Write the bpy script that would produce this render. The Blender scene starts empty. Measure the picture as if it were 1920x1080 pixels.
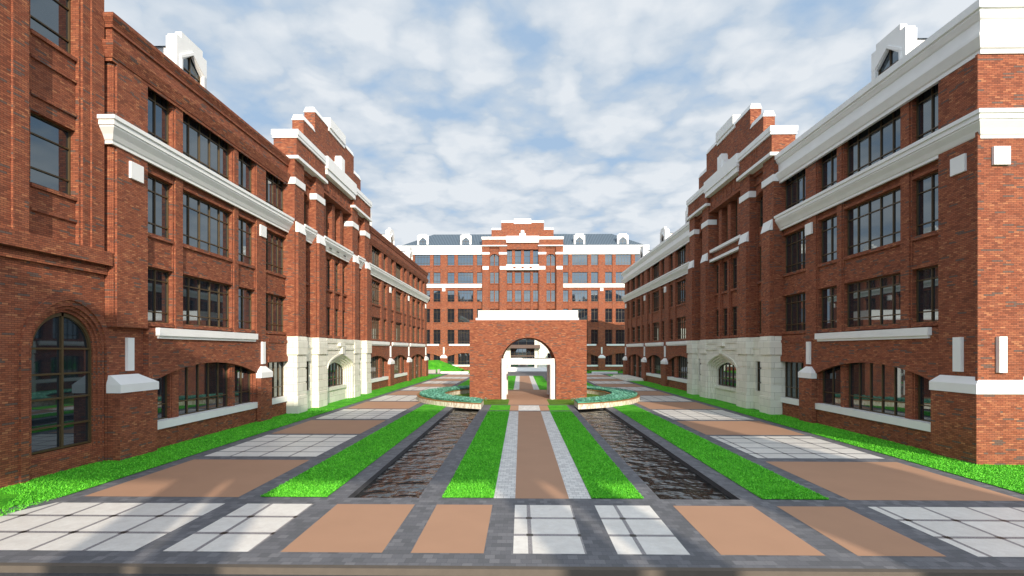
import bpy, bmesh, math, random
from math import sin, cos, pi, sqrt, floor, atan2, radians
random.seed(7)
S = bpy.context.scene
COL = S.collection

# ------------------------------------------------------------------ mesh builder
class MB:
    def __init__(s):
        s.v = []; s.f = []
    def add(s, vs, fs):
        n = len(s.v); s.v += vs; s.f += [tuple(i + n for i in f) for f in fs]
    def box(s, T, u0, u1, v0, v1, z0, z1):
        P = [T(u, v, z) for z in (z0, z1) for v in (v0, v1) for u in (u0, u1)]
        s.add(P, [(0, 1, 3, 2), (4, 6, 7, 5), (0, 4, 5, 1), (2, 3, 7, 6), (0, 2, 6, 4), (1, 5, 7, 3)])
        return s
    def taper(s, T, lo, hi, z0, z1):
        # lo / hi = (u0,u1,v0,v1)
        P = []
        for (a, b, c, d), z in ((lo, z0), (hi, z1)):
            P += [T(a, c, z), T(b, c, z), T(a, d, z), T(b, d, z)]
        s.add(P, [(0, 1, 3, 2), (4, 6, 7, 5), (0, 4, 5, 1), (2, 3, 7, 6), (0, 2, 6, 4), (1, 5, 7, 3)])
        return s
    def strip(s, T, us, lo, hi, v0, v1):
        n = len(us); P = []
        for i, u in enumerate(us):
            P += [T(u, v0, lo[i]), T(u, v1, lo[i]), T(u, v0, hi[i]), T(u, v1, hi[i])]
        F = []
        for i in range(n - 1):
            a, b = 4 * i, 4 * i + 4
            F += [(a, b, b + 1, a + 1), (a + 2, a + 3, b + 3, b + 2), (a + 1, b + 1, b + 3, a + 3), (a, a + 2, b + 2, b)]
        e = 4 * (n - 1)
        F += [(0, 1, 3, 2), (e, e + 2, e + 3, e + 1)]
        s.add(P, F); return s
    def sweep(s, prof, path, side=1):
        """closed profile (out, z) swept along a world polyline with mitred corners"""
        n = len(path); m = len(prof); P = []
        def nrm(a, b):
            dx, dy = b[0] - a[0], b[1] - a[1]; l = sqrt(dx * dx + dy * dy)
            return (dy / l * side, -dx / l * side)
        for i, p in enumerate(path):
            ns = []
            if i > 0: ns.append(nrm(path[i - 1], p))
            if i < n - 1: ns.append(nrm(p, path[i + 1]))
            nx = sum(a[0] for a in ns) / len(ns); ny = sum(a[1] for a in ns) / len(ns)
            q = nx * nx + ny * ny; nx /= q; ny /= q
            for o, z in prof: P.append((p[0] + nx * o, p[1] + ny * o, z))
        F = []
        for i in range(n - 1):
            for j in range(m):
                k = (j + 1) % m
                F.append((i * m + j, i * m + k, (i + 1) * m + k, (i + 1) * m + j))
        F += [tuple(range(m)), tuple(range((n - 1) * m, n * m))]
        s.add(P, F); return s
    def poly(s, pts, z0, z1):
        n = len(pts)
        s.add([(x, y, z0) for x, y in pts] + [(x, y, z1) for x, y in pts],
              [tuple(range(n)), tuple(range(n, 2 * n))] + [(i, (i + 1) % n, (i + 1) % n + n, i + n) for i in range(n)])
        return s
    def cyl(s, x, y, r, z0, z1, n=24):
        return s.poly([(x + r * cos(2 * pi * i / n), y + r * sin(2 * pi * i / n)) for i in range(n)], z0, z1)
    def build(s, name, mat, parent=None, smooth=False, recalc=True):
        me = bpy.data.meshes.new(name); me.from_pydata(s.v, [], s.f)
        if recalc:
            bm = bmesh.new(); bm.from_mesh(me)
            bmesh.ops.recalc_face_normals(bm, faces=bm.faces); bm.to_mesh(me); bm.free()
        me.materials.append(mat)
        if smooth:
            for p in me.polygons: p.use_smooth = True
        o = bpy.data.objects.new(name, me); COL.objects.link(o)
        if parent:
            o.parent = parent
            o.matrix_parent_inverse = parent.matrix_world.inverted()
        return o

def tag(o, label=None, cat=None, group=None, kind=None):
    if label: o['label'] = label
    if cat: o['category'] = cat
    if group: o['group'] = group
    if kind: o['kind'] = kind
    return o
def thing(name, loc, label, cat, group=None):
    o = bpy.data.objects.new(name, None); COL.objects.link(o); o.location = loc
    bpy.context.view_layer.update()
    return tag(o, label, cat, group)
def W(x, y, z): return (x, y, z)

# ------------------------------------------------------------------ materials
class NT:
    def __init__(s, name):
        s.m = bpy.data.materials.new(name); s.m.use_nodes = True
        s.t = s.m.node_tree; s.b = s.t.nodes['Principled BSDF']
    def n(s, typ, **kw):
        x = s.t.nodes.new(typ)
        for k, v in kw.items(): setattr(x, k, v)
        return x
    def l(s, a, b): s.t.links.new(a, b)
    def put(s, sock, x):
        if isinstance(x, (int, float)): sock.default_value = x
        elif isinstance(x, tuple): sock.default_value = x
        else: s.l(x, sock)
    def math(s, op, a, b=0.0, c=None):
        x = s.n('ShaderNodeMath', operation=op)
        s.put(x.inputs[0], a); s.put(x.inputs[1], b)
        if c is not None: s.put(x.inputs[2], c)
        return x.outputs[0]
    def pos(s):
        g = s.n('ShaderNodeNewGeometry'); x = s.n('ShaderNodeSeparateXYZ'); s.l(g.outputs['Position'], x.inputs[0])
        nn = s.n('ShaderNodeSeparateXYZ'); s.l(g.outputs['True Normal'], nn.inputs[0])
        return g.outputs['Position'], x.outputs, nn.outputs
    def vec(s, a, b, c=0.0):
        x = s.n('ShaderNodeCombineXYZ'); s.put(x.inputs[0], a); s.put(x.inputs[1], b); s.put(x.inputs[2], c); return x.outputs[0]
    def mix(s, f, a, b, typ='MIX'):
        x = s.n('ShaderNodeMix', data_type='RGBA', blend_type=typ)
        s.put(x.inputs[0], f); s.put(x.inputs[6], a); s.put(x.inputs[7], b); return x.outputs[2]
    def noise(s, v, sc, det=4, rough=.55):
        x = s.n('ShaderNodeTexNoise'); s.l(v, x.inputs['Vector'])
        x.inputs['Scale'].default_value = sc; x.inputs['Detail'].default_value = det; x.inputs['Roughness'].default_value = rough
        return x.outputs['Fac']
    def white(s, v):
        x = s.n('ShaderNodeTexWhiteNoise', noise_dimensions='2D'); s.l(v, x.inputs['Vector']); return x.outputs['Value']
    def ramp(s, f, stops, mode='LINEAR'):
        x = s.n('ShaderNodeValToRGB'); x.color_ramp.interpolation = mode
        e = x.color_ramp.elements
        while len(e) < len(stops): e.new(.5)
        for i, (p, c) in enumerate(stops):
            e[i].position = p; e[i].color = tuple(c) + (1,)
        s.l(f, x.inputs[0]); return x.outputs[0]
    def mr(s, f, a, b, c, d):
        x = s.n('ShaderNodeMapRange'); s.put(x.inputs[0], f)
        for i, q in enumerate((a, b, c, d)): x.inputs[i + 1].default_value = q
        return x.outputs[0]
    def bump(s, h, st=.3, dist=.01):
        x = s.n('ShaderNodeBump'); x.inputs['Strength'].default_value = st; x.inputs['Distance'].default_value = dist
        s.l(h, x.inputs['Height']); s.l(x.outputs[0], s.b.inputs['Normal'])
    def fin(s, col, rough=.8, spec=.3):
        s.put(s.b.inputs['Base Color'], col if not isinstance(col, tuple) or len(col) == 4 else col + (1,))
        s.put(s.b.inputs['Roughness'], rough)
        s.b.inputs['Specular IOR Level'].default_value = spec
        return s.m

def wall_uv(t):
    P, p, n = t.pos()
    ax = t.math('ABSOLUTE', n[0]); az = t.math('ABSOLUTE', n[2])
    useY = t.math('GREATER_THAN', ax, .6)
    flat = t.math('GREATER_THAN', az, .75)
    u = t.math('ADD', t.math('MULTIPLY', p[0], t.math('SUBTRACT', 1.0, useY)), t.math('MULTIPLY', p[1], useY))
    w = t.math('ADD', t.math('MULTIPLY', p[2], t.math('SUBTRACT', 1.0, flat)), t.math('MULTIPLY', p[1], flat))
    return P, p, u, w

def mat_blocks(name, bw, bh, stops, mortar, mu, mz, rough=.85, bump=.5, lowvar=.25, pairdark=None):
    t = NT(name); P, p, u, w = wall_uv(t)
    rw = t.math('DIVIDE', w, bh); row = t.math('FLOOR', rw)
    off = t.math('MULTIPLY', t.math('FLOORED_MODULO', row, 2.0), .5)
    cu = t.math('ADD', t.math('DIVIDE', u, bw), off); col = t.math('FLOOR', cu)
    r = t.white(t.vec(col, row))
    c = t.ramp(r, stops, 'CONSTANT')
    r3 = t.white(t.vec(t.math('ADD', col, 71.3), row))
    c = t.mix(t.mr(r3, 0, 1, 0, .22), c, t.mix(1.0, c, (.55, .55, .55, 1), 'MULTIPLY'))
    if pairdark:
        c2 = t.math('FLOOR', t.math('MULTIPLY', col, .5))
        r2 = t.white(t.vec(t.math('ADD', c2, 13.7), row))
        nz = t.noise(P, .9, 2)
        th = t.mr(nz, .3, .7, pairdark[0] * .4, pairdark[0] * 1.6)
        c = t.mix(t.math('LESS_THAN', r2, th), c, pairdark[1])
    nz = t.noise(P, .35, 5)
    c = t.mix(1.0, c, t.mix(nz, (1 - lowvar,) * 3 + (1,), (1 + lowvar,) * 3 + (1,)), 'MULTIPLY')
    fu = t.math('FRACT', cu); fz = t.math('FRACT', rw)
    m = t.math('MAXIMUM', t.math('LESS_THAN', fu, mu), t.math('LESS_THAN', fz, mz))
    c = t.mix(m, c, mortar)
    if bump: t.bump(t.math('SUBTRACT', 1.0, m), bump, .006)
    return t.fin(c, rough, .25)

BRICK = mat_blocks('brick', .187, .0625,
    [(0, (.215, .068, .037)), (.12, (.275, .083, .042)), (.34, (.335, .108, .054)), (.62, (.305, .104, .056)), (.82, (.375, .132, .064)), (.95, (.44, .175, .084))],
    (.085, .036, .024, 1), .055, .17, pairdark=(.065, (.14, .092, .074, 1)))
STONE = mat_blocks('cream_stone', .92, .46,
    [(0, (.80, .785, .67)), (.3, (.83, .81, .70)), (.7, (.78, .765, .65))], (.36, .34, .27, 1), .016, .028, rough=.7, bump=.35, lowvar=.05)
def veneer():
    t = NT('stone_veneer'); P, p, n = t.pos()
    ang = t.math('MULTIPLY', t.math('ARCTAN2', t.math('SUBTRACT', p[1], 43.2), t.math('SUBTRACT', p[0], .585)), 9.0)
    cu = t.math('DIVIDE', ang, .085); cell = t.math('FLOOR', cu)
    r = t.white(t.vec(cell, t.math('FLOOR', t.math('MULTIPLY', t.math('ADD', p[2], t.math('MULTIPLY', t.white(t.vec(cell, 3.0)), .3)), 4.5))))
    c = t.ramp(r, [(0, (.50, .44, .33)), (.25, (.68, .62, .50)), (.6, (.76, .71, .60)), (.85, (.60, .52, .38))], 'CONSTANT')
    m = t.math('LESS_THAN', t.math('FRACT', cu), .08)
    return t.fin(t.mix(m, c, (.22, .19, .14, 1)), .8)
VENEER = veneer()
def plain(name, col, rough=.6, var=.06, sc=2.0, spec=.3, bump=0, bsc=60):
    t = NT(name); P, p, n = t.pos()
    nz = t.noise(P, sc, 6)
    c = t.mix(t.mr(nz, .3, .7, 0, 1), tuple(x * (1 - var) for x in col) + (1,), tuple(min(1, x * (1 + var)) for x in col) + (1,))
    if bump: t.bump(t.noise(P, bsc, 3), bump, .01)
    return t.fin(c, rough, spec)
WHITE = plain('white_render', (.84, .835, .81), .55, .035, 1.2)
FRAME = plain('bronze_metal', (.085, .058, .028), .35, .1)
ROOFD = plain('dark_roof_edge', (.05, .07, .10), .5)
COPPER = plain('terracotta_rim', (.34, .15, .05), .6, .25, 6)
ASPH = plain('asphalt', (.075, .072, .075), .85, .2, 18, bump=.3, bsc=120)
KERB = plain('kerb_stone', (.120, .100, .080), .8, .08, 4)
EARTH = plain('far_ground', (.16, .18, .10), .9, .2, .1)
DARK = plain('dark_lining', (.07, .07, .075), .7, .2)
CANOPY = plain('dark_canopy', (.11, .07, .055), .5, .1)
CLAY = plain('clay_paving', (.435, .250, .155), .75, .035, .8, bump=.15, bsc=90)

def glass():
    t = NT('window_glass'); P, p, n = t.pos()
    t.b.inputs['IOR'].default_value = 2.4; t.b.inputs['Specular Tint'].default_value = (.82, .94, 1, 1)
    t.bump(t.noise(P, .55, 1), .04, .02)
    return t.fin((.012, .018, .026), .025, .5)
GLASS = glass()
def slate():
    t = NT('slate_roof'); P, p, n = t.pos()
    useY = t.math('GREATER_THAN', t.math('ABSOLUTE', n[0]), .3)
    a = t.math('ADD', t.math('MULTIPLY', p[0], t.math('SUBTRACT', 1.0, useY)), t.math('MULTIPLY', p[1], useY))
    w = t.math('SINE', t.math('MULTIPLY', a, 20.0))
    c = t.mix(t.mr(w, -1, 1, 0, 1), (.05, .072, .095, 1), (.125, .165, .205, 1))
    t.bump(w, .5, .04)
    return t.fin(c, .5)
SLATE = slate()
def marble():
    t = NT('marble_tile'); P, p, n = t.pos()
    def cell(x, o):
        f = t.math('FRACT', t.math('ADD', t.math('DIVIDE', t.math('SUBTRACT', x, o), 1.113), .5))
        return t.math('ABSOLUTE', t.math('SUBTRACT', f, .5))     # 0 at the joint
    a = cell(p[0], -12.05); b = cell(p[1], 12.19)
    joint = t.math('MAXIMUM', t.math('LESS_THAN', a, .040), t.math('LESS_THAN', b, .056))
    dot = t.math('MULTIPLY', t.math('LESS_THAN', a, .062), t.math('LESS_THAN', b, .066))
    nz = t.noise(P, 3.2, 8, .7)
    vein = t.math('ABSOLUTE', t.math('SUBTRACT', t.noise(P, 1.4, 6, .75), .5))
    ix = t.math('FLOOR', t.math('DIVIDE', t.math('SUBTRACT', p[0], -12.05), 1.113)); iy = t.math('FLOOR', t.math('DIVIDE', t.math('SUBTRACT', p[1], 12.19), 1.113))
    wn = t.white(t.vec(ix, iy))
    c = t.mix(t.mr(nz, .35, .7, 0, 1), (.70, .67, .615, 1), (.84, .815, .755, 1))
    c = t.mix(t.mr(vein, 0, .012, .35, 0), c, (.62, .54, .43, 1))
    c = t.mix(1.0, c, t.mix(wn, (.93, .93, .93, 1), (1.02, 1.02, 1.02, 1)), 'MULTIPLY')
    sp = t.white(t.vec(t.math('FLOOR', t.math('MULTIPLY', p[0], 90)), t.math('FLOOR', t.math('MULTIPLY', p[1], 90))))
    c = t.mix(joint, c, t.mix(sp, (.15, .14, .14, 1), (.38, .36, .36, 1)))
    c = t.mix(dot, c, (.02, .015, .01, 1))
    return t.fin(c, .45, .4)
MARBLE = marble()
def cobble():
    t = NT('grey_paver'); P, p, n = t.pos()
    rw = t.math('DIVIDE', p[1], .20); row = t.math('FLOOR', rw)
    cu = t.math('ADD', t.math('DIVIDE', p[0], .20), t.math('MULTIPLY', t.math('FLOORED_MODULO', row, 2.0), .5)); col = t.math('FLOOR', cu)
    r = t.white(t.vec(col, row))
    c = t.ramp(r, [(0, (.125, .128, .136)), (.25, (.145, .147, .158)), (.6, (.165, .167, .178)), (.85, (.192, .192, .202))], 'CONSTANT')
    sp = t.noise(P, 45, 4, .7)
    c = t.mix(1.0, c, t.mix(sp, (.55, .55, .57, 1), (1.4, 1.4, 1.38, 1)), 'MULTIPLY')
    m = t.math('MAXIMUM', t.math('LESS_THAN', t.math('FRACT', cu), .02), t.math('LESS_THAN', t.math('FRACT', rw), .04))
    c = t.mix(m, c, (.07, .07, .075, 1)); t.bump(sp, .3, .01)
    return t.fin(c, .75)
COBBLE = cobble()
def sett():
    t = NT('light_sett'); P, p, n = t.pos()
    rw = t.math('DIVIDE', p[1], .20); row = t.math('FLOOR', rw)
    cu = t.math('ADD', t.math('DIVIDE', p[0], .19), t.math('MULTIPLY', t.math('FLOORED_MODULO', row, 2.0), .5)); col = t.math('FLOOR', cu)
    c = t.ramp(t.white(t.vec(col, row)), [(0, (.62, .60, .57)), (.3, (.76, .74, .70)), (.7, (.70, .685, .65))], 'CONSTANT')
    m = t.math('MAXIMUM', t.math('LESS_THAN', t.math('FRACT', cu), .05), t.math('LESS_THAN', t.math('FRACT', rw), .07))
    return t.fin(t.mix(m, c, (.34, .335, .32, 1)), .7)
SETT = sett()
def grass(name, a, b):
    t = NT(name); P, p, n = t.pos()
    v = t.n('ShaderNodeTexVoronoi'); t.l(P, v.inputs['Vector']); v.inputs['Scale'].default_value = 17
    nz = t.noise(P, 26, 4, .7); n2 = t.noise(P, 1.3, 4)
    f = t.math('ADD', t.math('MULTIPLY', nz, .75), t.math('MULTIPLY', n2, .35))
    c = t.ramp(f, [(.30, tuple(x * .3 for x in a)), (.47, a), (.62, b), (.8, tuple(x * 1.3 for x in b))])
    t.bump(t.math('ADD', t.noise(P, 38, 5, .8), v.outputs['Distance']), .9, .04)
    return t.fin(c, .85, .15)
GRASS = grass('lawn_grass', (.034, .28, .014), (.13, .56, .028))
GRASS2 = grass('olive_grass', (.07, .16, .015), (.15, .27, .03))
def leafmat(name, a, b):
    t = NT(name)
    o = t.n('ShaderNodeNewGeometry')
    c = t.mix(o.outputs['Random Per Island'], a + (1,), b + (1,))
    return t.fin(c, .6, .25)
HEDGE = leafmat('teal_leaf', (.12, .38, .26), (.25, .60, .43))
SHRUB = leafmat('shrub_leaf', (.02, .07, .01), (.08, .2, .03))
def water():
    t = NT('canal_water'); P, p, n = t.pos()
    v = t.vec(t.math('MULTIPLY', p[0], .8), t.math('MULTIPLY', p[1], .9), 0.0)
    h = t.math('ADD', t.noise(v, 1.6, 2, .5), t.math('MULTIPLY', t.noise(v, 5.5, 3, .6), .13))
    t.bump(h, 1.0, .20)
    t.b.inputs['IOR'].default_value = 1.95
    return t.fin((.012, .012, .010), .015, .6)
WATER = water()

# ------------------------------------------------------------------ building kit
def TL(u, v, z): return (-14.65 + v, u, z)
def TR(u, v, z): return (16.08 - v, u, z)
def TF(u, v, z): return (.35 + u, 100.3 - v, z)

def window(T, parent, u0, u1, z0, z1, cols, trans, v=-.31, bar=.045, name='window'):
    f = MB()
    a, b = v - .03, v + .06
    f.box(T, u0, u0 + bar, a, b, z0, z1).box(T, u1 - bar, u1, a, b, z0, z1)
    f.box(T, u0 + bar, u1 - bar, a, b, z0, z0 + bar).box(T, u0 + bar, u1 - bar, a, b, z1 - bar, z1)
    for i in range(1, cols):
        c = u0 + (u1 - u0) * i / cols
        f.box(T, c - bar / 2, c + bar / 2, a, b - .004, z0 + bar, z1 - bar)
    for tz in trans:
        f.box(T, u0 + bar, u1 - bar, a, b - .010, tz - bar / 2, tz + bar / 2)
    w = f.build(name, FRAME, parent)
    MB().box(T, u0 + .01, u1 - .01, v - .02, v, z0 + .01, z1 - .01).build('pane', GLASS, w)
    return w

def gaps(u0, u1, wins):
    out = []; a = u0
    for w in wins:
        if w[0] > a + .001: out.append((a, w[0]))
        a = w[1]
    if u1 > a + .001: out.append((a, u1))
    return out

def pier(T, parent, u0, u1, v=.25, v0=-.02, zc=2.45, flush=False):
    p = MB().box(T, u0, u1, v0, v, 0, zc).build('pier', BRICK, parent)
    c = MB().box(T, u0 - .03, u1 + .03, v0, v + .04, zc, zc + .30)
    s = min(.5, (u1 - u0) * .32)
    c.taper(T, (u0 - .03, u1 + .03, v0, v + .04), (u0 + (.03 if flush else s), u1 - s, v0, v0 + .10), zc + .30, zc + .64)
    c.build('cap', WHITE, p)
    return p

def arch_z(u, a, b, zs, za, pw=2.0):
    m = (a + b) / 2; h = (b - a) / 2; t = min(1, abs((u - m) / h))
    R = (h * h + (za - zs) ** 2) / (2 * (za - zs))
    return za - R + sqrt(max(0, R * R - (u - m) ** 2))

def pointed(u, m, h, zs, za):
    t = min(1.0, abs((u - m) / h))
    return zs + (za - zs) * (sqrt(max(0.0, 1 - t ** 2.2)) * .55 + (1 - t) ** .75 * .45)

def wing(T, parent, u0, u1, wins, floors, arches, flats, zbase=4.88, ztop=14.65, back=-10.0, ztopall=15.9, door_arch=(), hide=0, first=0):
    """wins (u0,u1,cols), floors (z0,z1,transoms), arches (a,b) spans between piers, flats = spans with a flat lintel"""
    w = MB()
    w.box(T, u0, u1, back, -.6, 0, ztopall)
    for a, b in gaps(u0, u1, wins):
        if b - a > 1.0:      # broad piers get a shallow stepped edge
            w.box(T, a, a + .10, -.6, -.07, zbase, ztop).box(T, b - .10, b, -.6, -.07, zbase, ztop)
            w.box(T, a + .10, b - .10, -.6, 0, zbase, ztop)
        else:
            w.box(T, a, a + .09, -.6, -.08, zbase, ztop).box(T, a + .09, b, -.6, -.01, zbase, ztop)
    for a, b, c in wins:
        prev = zbase
        for z0, z1, tr in floors:
            if z0 > prev:
                w.box(T, a, b, -.6, -.12, prev, z0 - .16)
                w.box(T, a, b, -.6, -.03, z0 - .16, z0)
                if prev > zbase: w.box(T, a, b, -.12, -.05, prev + .02, prev + .14)
            if not (hide and z1 < hide): window(T, parent, a, b, z0, z1, c, tr)
            prev = z1
        if prev < ztop: w.box(T, a, b, -.6, -.12, prev, ztop)
    w.box(T, u0, u1, -.6, 0, ztop, ztopall)
    # ground storey
    sill = MB()
    for a, b in arches:
        n = 28; us = [a + (b - a) * i / n for i in range(n + 1)]
        zs = 2.72 if b - a > 6 else 2.8
        lo = [arch_z(u, a, b, zs, 3.42) for u in us]
        w.strip(T, us, lo, [zbase] * (n + 1), -.16, 0)
        w.strip(T, us, lo, [min(z + .26, zbase - .5) for z in lo], -.12, .03)
        door = (a, b) in door_arch
        zb = .02 if door else 1.12
        for p, q in gaps(a, b, [(max(x[0], a), min(x[1], b)) for x in wins if x[1] > a + .2 and x[0] < b - .2]):
            w.box(T, p, q, -.6, -.20, zb, 4.4)
            if q - p > .3: w.box(T, p + .10, q - .10, -.20, -.17, zb, 4.2)
        for x in wins:
            p, q = max(x[0], a), min(x[1], b)
            if q - p > .2:
                window(T, parent, p, q, zb, 3.55, x[2], [1.75], v=-.38, name='door' if door else 'window')
        if not door:
            w.box(T, a, b, -.6, -.04, 0, .80)
            for k in (1, 2):
                c = a + (b - a) * (.2 if k == 1 else .56)
                w.box(T, c - .04, c + .04, -.04, -.015, 0, .80)
            sill.box(T, a, b, -.45, .06, .80, 1.12)
            m = MB().box(T, a, b, -.45, .06, .80, 1.12)
    for a, b in flats:
        w.box(T, a, b, -.6, 0, 3.30, zbase)
        w.box(T, a, b, 0, .07, 3.30, 3.62)
        w.box(T, a, b, 0, .05, 4.45, 4.62)
        window(T, parent, a + .02, b - .02, 1.12, 3.30, 4, [1.75], v=-.28)
        w.box(T, a, b, -.6, -.04, 0, .80)
        sill.box(T, a, b, -.45, .06, .80, 1.12)
    # wall above the ground piers
    spans = sorted(list(arches) + list(flats)); prev = u0
    for a, b in spans + [(u1, u1)]:
        if a > prev + .01: w.box(T, prev, a - (.14 if prev == u0 and first else 0), -.6, -first if prev == u0 else 0, 0, zbase)
        if prev == u0 and first: w.box(T, a - .14, a, -.6, 0, 0, zbase)
        prev = b
    w.build('wall', BRICK, parent)
    if sill.v: sill.build('window_sill', WHITE, parent)

def low_band(T, parent, spans):
    for a, b in spans:
        MB().box(T, a + .08, b - .08, .002, .09, 4.47, 4.585).box(T, a, b, .002, .17, 4.585, 4.90).build('string_course', WHITE, parent)

def panels(T, parent, us, zsq=(10.42, 11.05), o=.002):
    for u in us:
        MB().box(T, u - .155, u + .155, .002 if o < .01 else -.218, .12 if o < .01 else -.10, 3.22, 4.47).build('wall_panel', WHITE, parent)
        MB().box(T, u - .32, u + .32, o, o + .09, zsq[0], zsq[1]).build('wall_block', WHITE, parent)

BAND = [(0, 11.36), (.10, 11.36), (.10, 11.46), (.14, 11.50), (.22, 11.66), (.36, 11.86), (.36, 11.92), (.40, 11.92), (.40, 12.08), (.46, 12.10), (.46, 12.24), (0, 12.26)]
CORN = [(0, 14.28), (.14, 14.28), (.14, 14.42), (.20, 14.46), (.30, 14.66), (.36, 14.78), (.36, 14.90), (.18, 14.92), (.18, 15.42), (.24, 15.46), (.34, 15.62), (.34, 15.70), (.42, 15.72), (.42, 16.0), (0, 16.02)]
BRCORN = [(0, 14.34), (.06, 14.34), (.06, 14.44), (.10, 14.46), (.24, 14.86), (.24, 15.0), (.05, 15.03), (.05, 15.48), (.12, 15.50), (.12, 15.60), (.09, 15.61), (.22, 15.86), (.22, 15.98), (-.3, 16.0)]
def off(prof, dz, x=0): return [(a + (x if a > 0 else 0), b + dz) for a, b in prof]

def dormer(T, parent, uc, zb, v=-.85):
    m = MB()
    # front plate with a stepped head and a pointed opening
    n = 16; us = [uc - .76 + 1.52 * i / n for i in range(n + 1)]
    lo = [zb + 1.28 + .62 * (1 - abs(u - uc) / .76) for u in us]
    m.strip(T, us, lo, [zb + 2.28] * (n + 1), v - .12, v)
    m.box(T, uc - 1.1, uc - .76, v - .12, v, zb - .6, zb + 2.28).box(T, uc + .76, uc + 1.1, v - .12, v, zb - .6, zb + 2.28)
    m.box(T, uc - .76, uc + .76, v - .12, v, zb - .6, zb + .32)
    m.box(T, uc - .78, uc + .78, v - .3, v, zb + 2.28, zb + 2.56)
    m.box(T, uc - 1.1, uc + 1.1, v - .5, v - .12 - .30, zb - .6, zb + 2.2)
    m.box(T, uc - 1.1, uc - .76, v - .42, v - .12, zb - .6, zb + 2.28).box(T, uc + .76, uc + 1.1, v - .42, v - .12, zb - .6, zb + 2.28)
    m.box(T, uc - .76, uc + .76, v - .42, v - .30, zb + 1.93, zb + 2.28)
    m.box(T, uc - .95, uc + .95, v - 2.6, v - .5, zb - .6, zb + 1.75)
    # raised surround
    m.box(T, uc - .88, uc - .76, v, v + .06, zb + .2, zb + 1.32).box(T, uc + .76, uc + .88, v, v + .06, zb + .2, zb + 1.32)
    us2 = [uc - .88 + 1.76 * i / n for i in range(n + 1)]
    lo2 = [zb + 1.30 + .62 * (1 - abs(u - uc) / .88) for u in us2]
    m.strip(T, us2, lo2, [z + .14 for z in lo2], v, v + .06)
    d = m.build('dormer', WHITE, parent)
    window(T, d, uc - .76, uc + .76, zb + .32, zb + 1.88, 2, [zb + 1.1], v=v - .16)
    # tiled top
    r = MB(); r.taper(T, (uc - 1.05, uc + 1.05, v - 2.8, v - .5), (uc - .05, uc + .05, v - 2.8, v - .5), zb + 1.76, zb + 2.02)
    r.build('roof', SLATE, d)
    return d

def hip(T, parent, u0, u1, v0, v1, z0, z1, ins=None):
    s = ins if ins else (v0 - v1) / 2
    m = MB().taper(T, (u0, u1, v1, v0), (u0 + s, u1 - s, v1 + s, v0 - s), z0, z1)
    m.build('roof', SLATE, parent)

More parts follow.
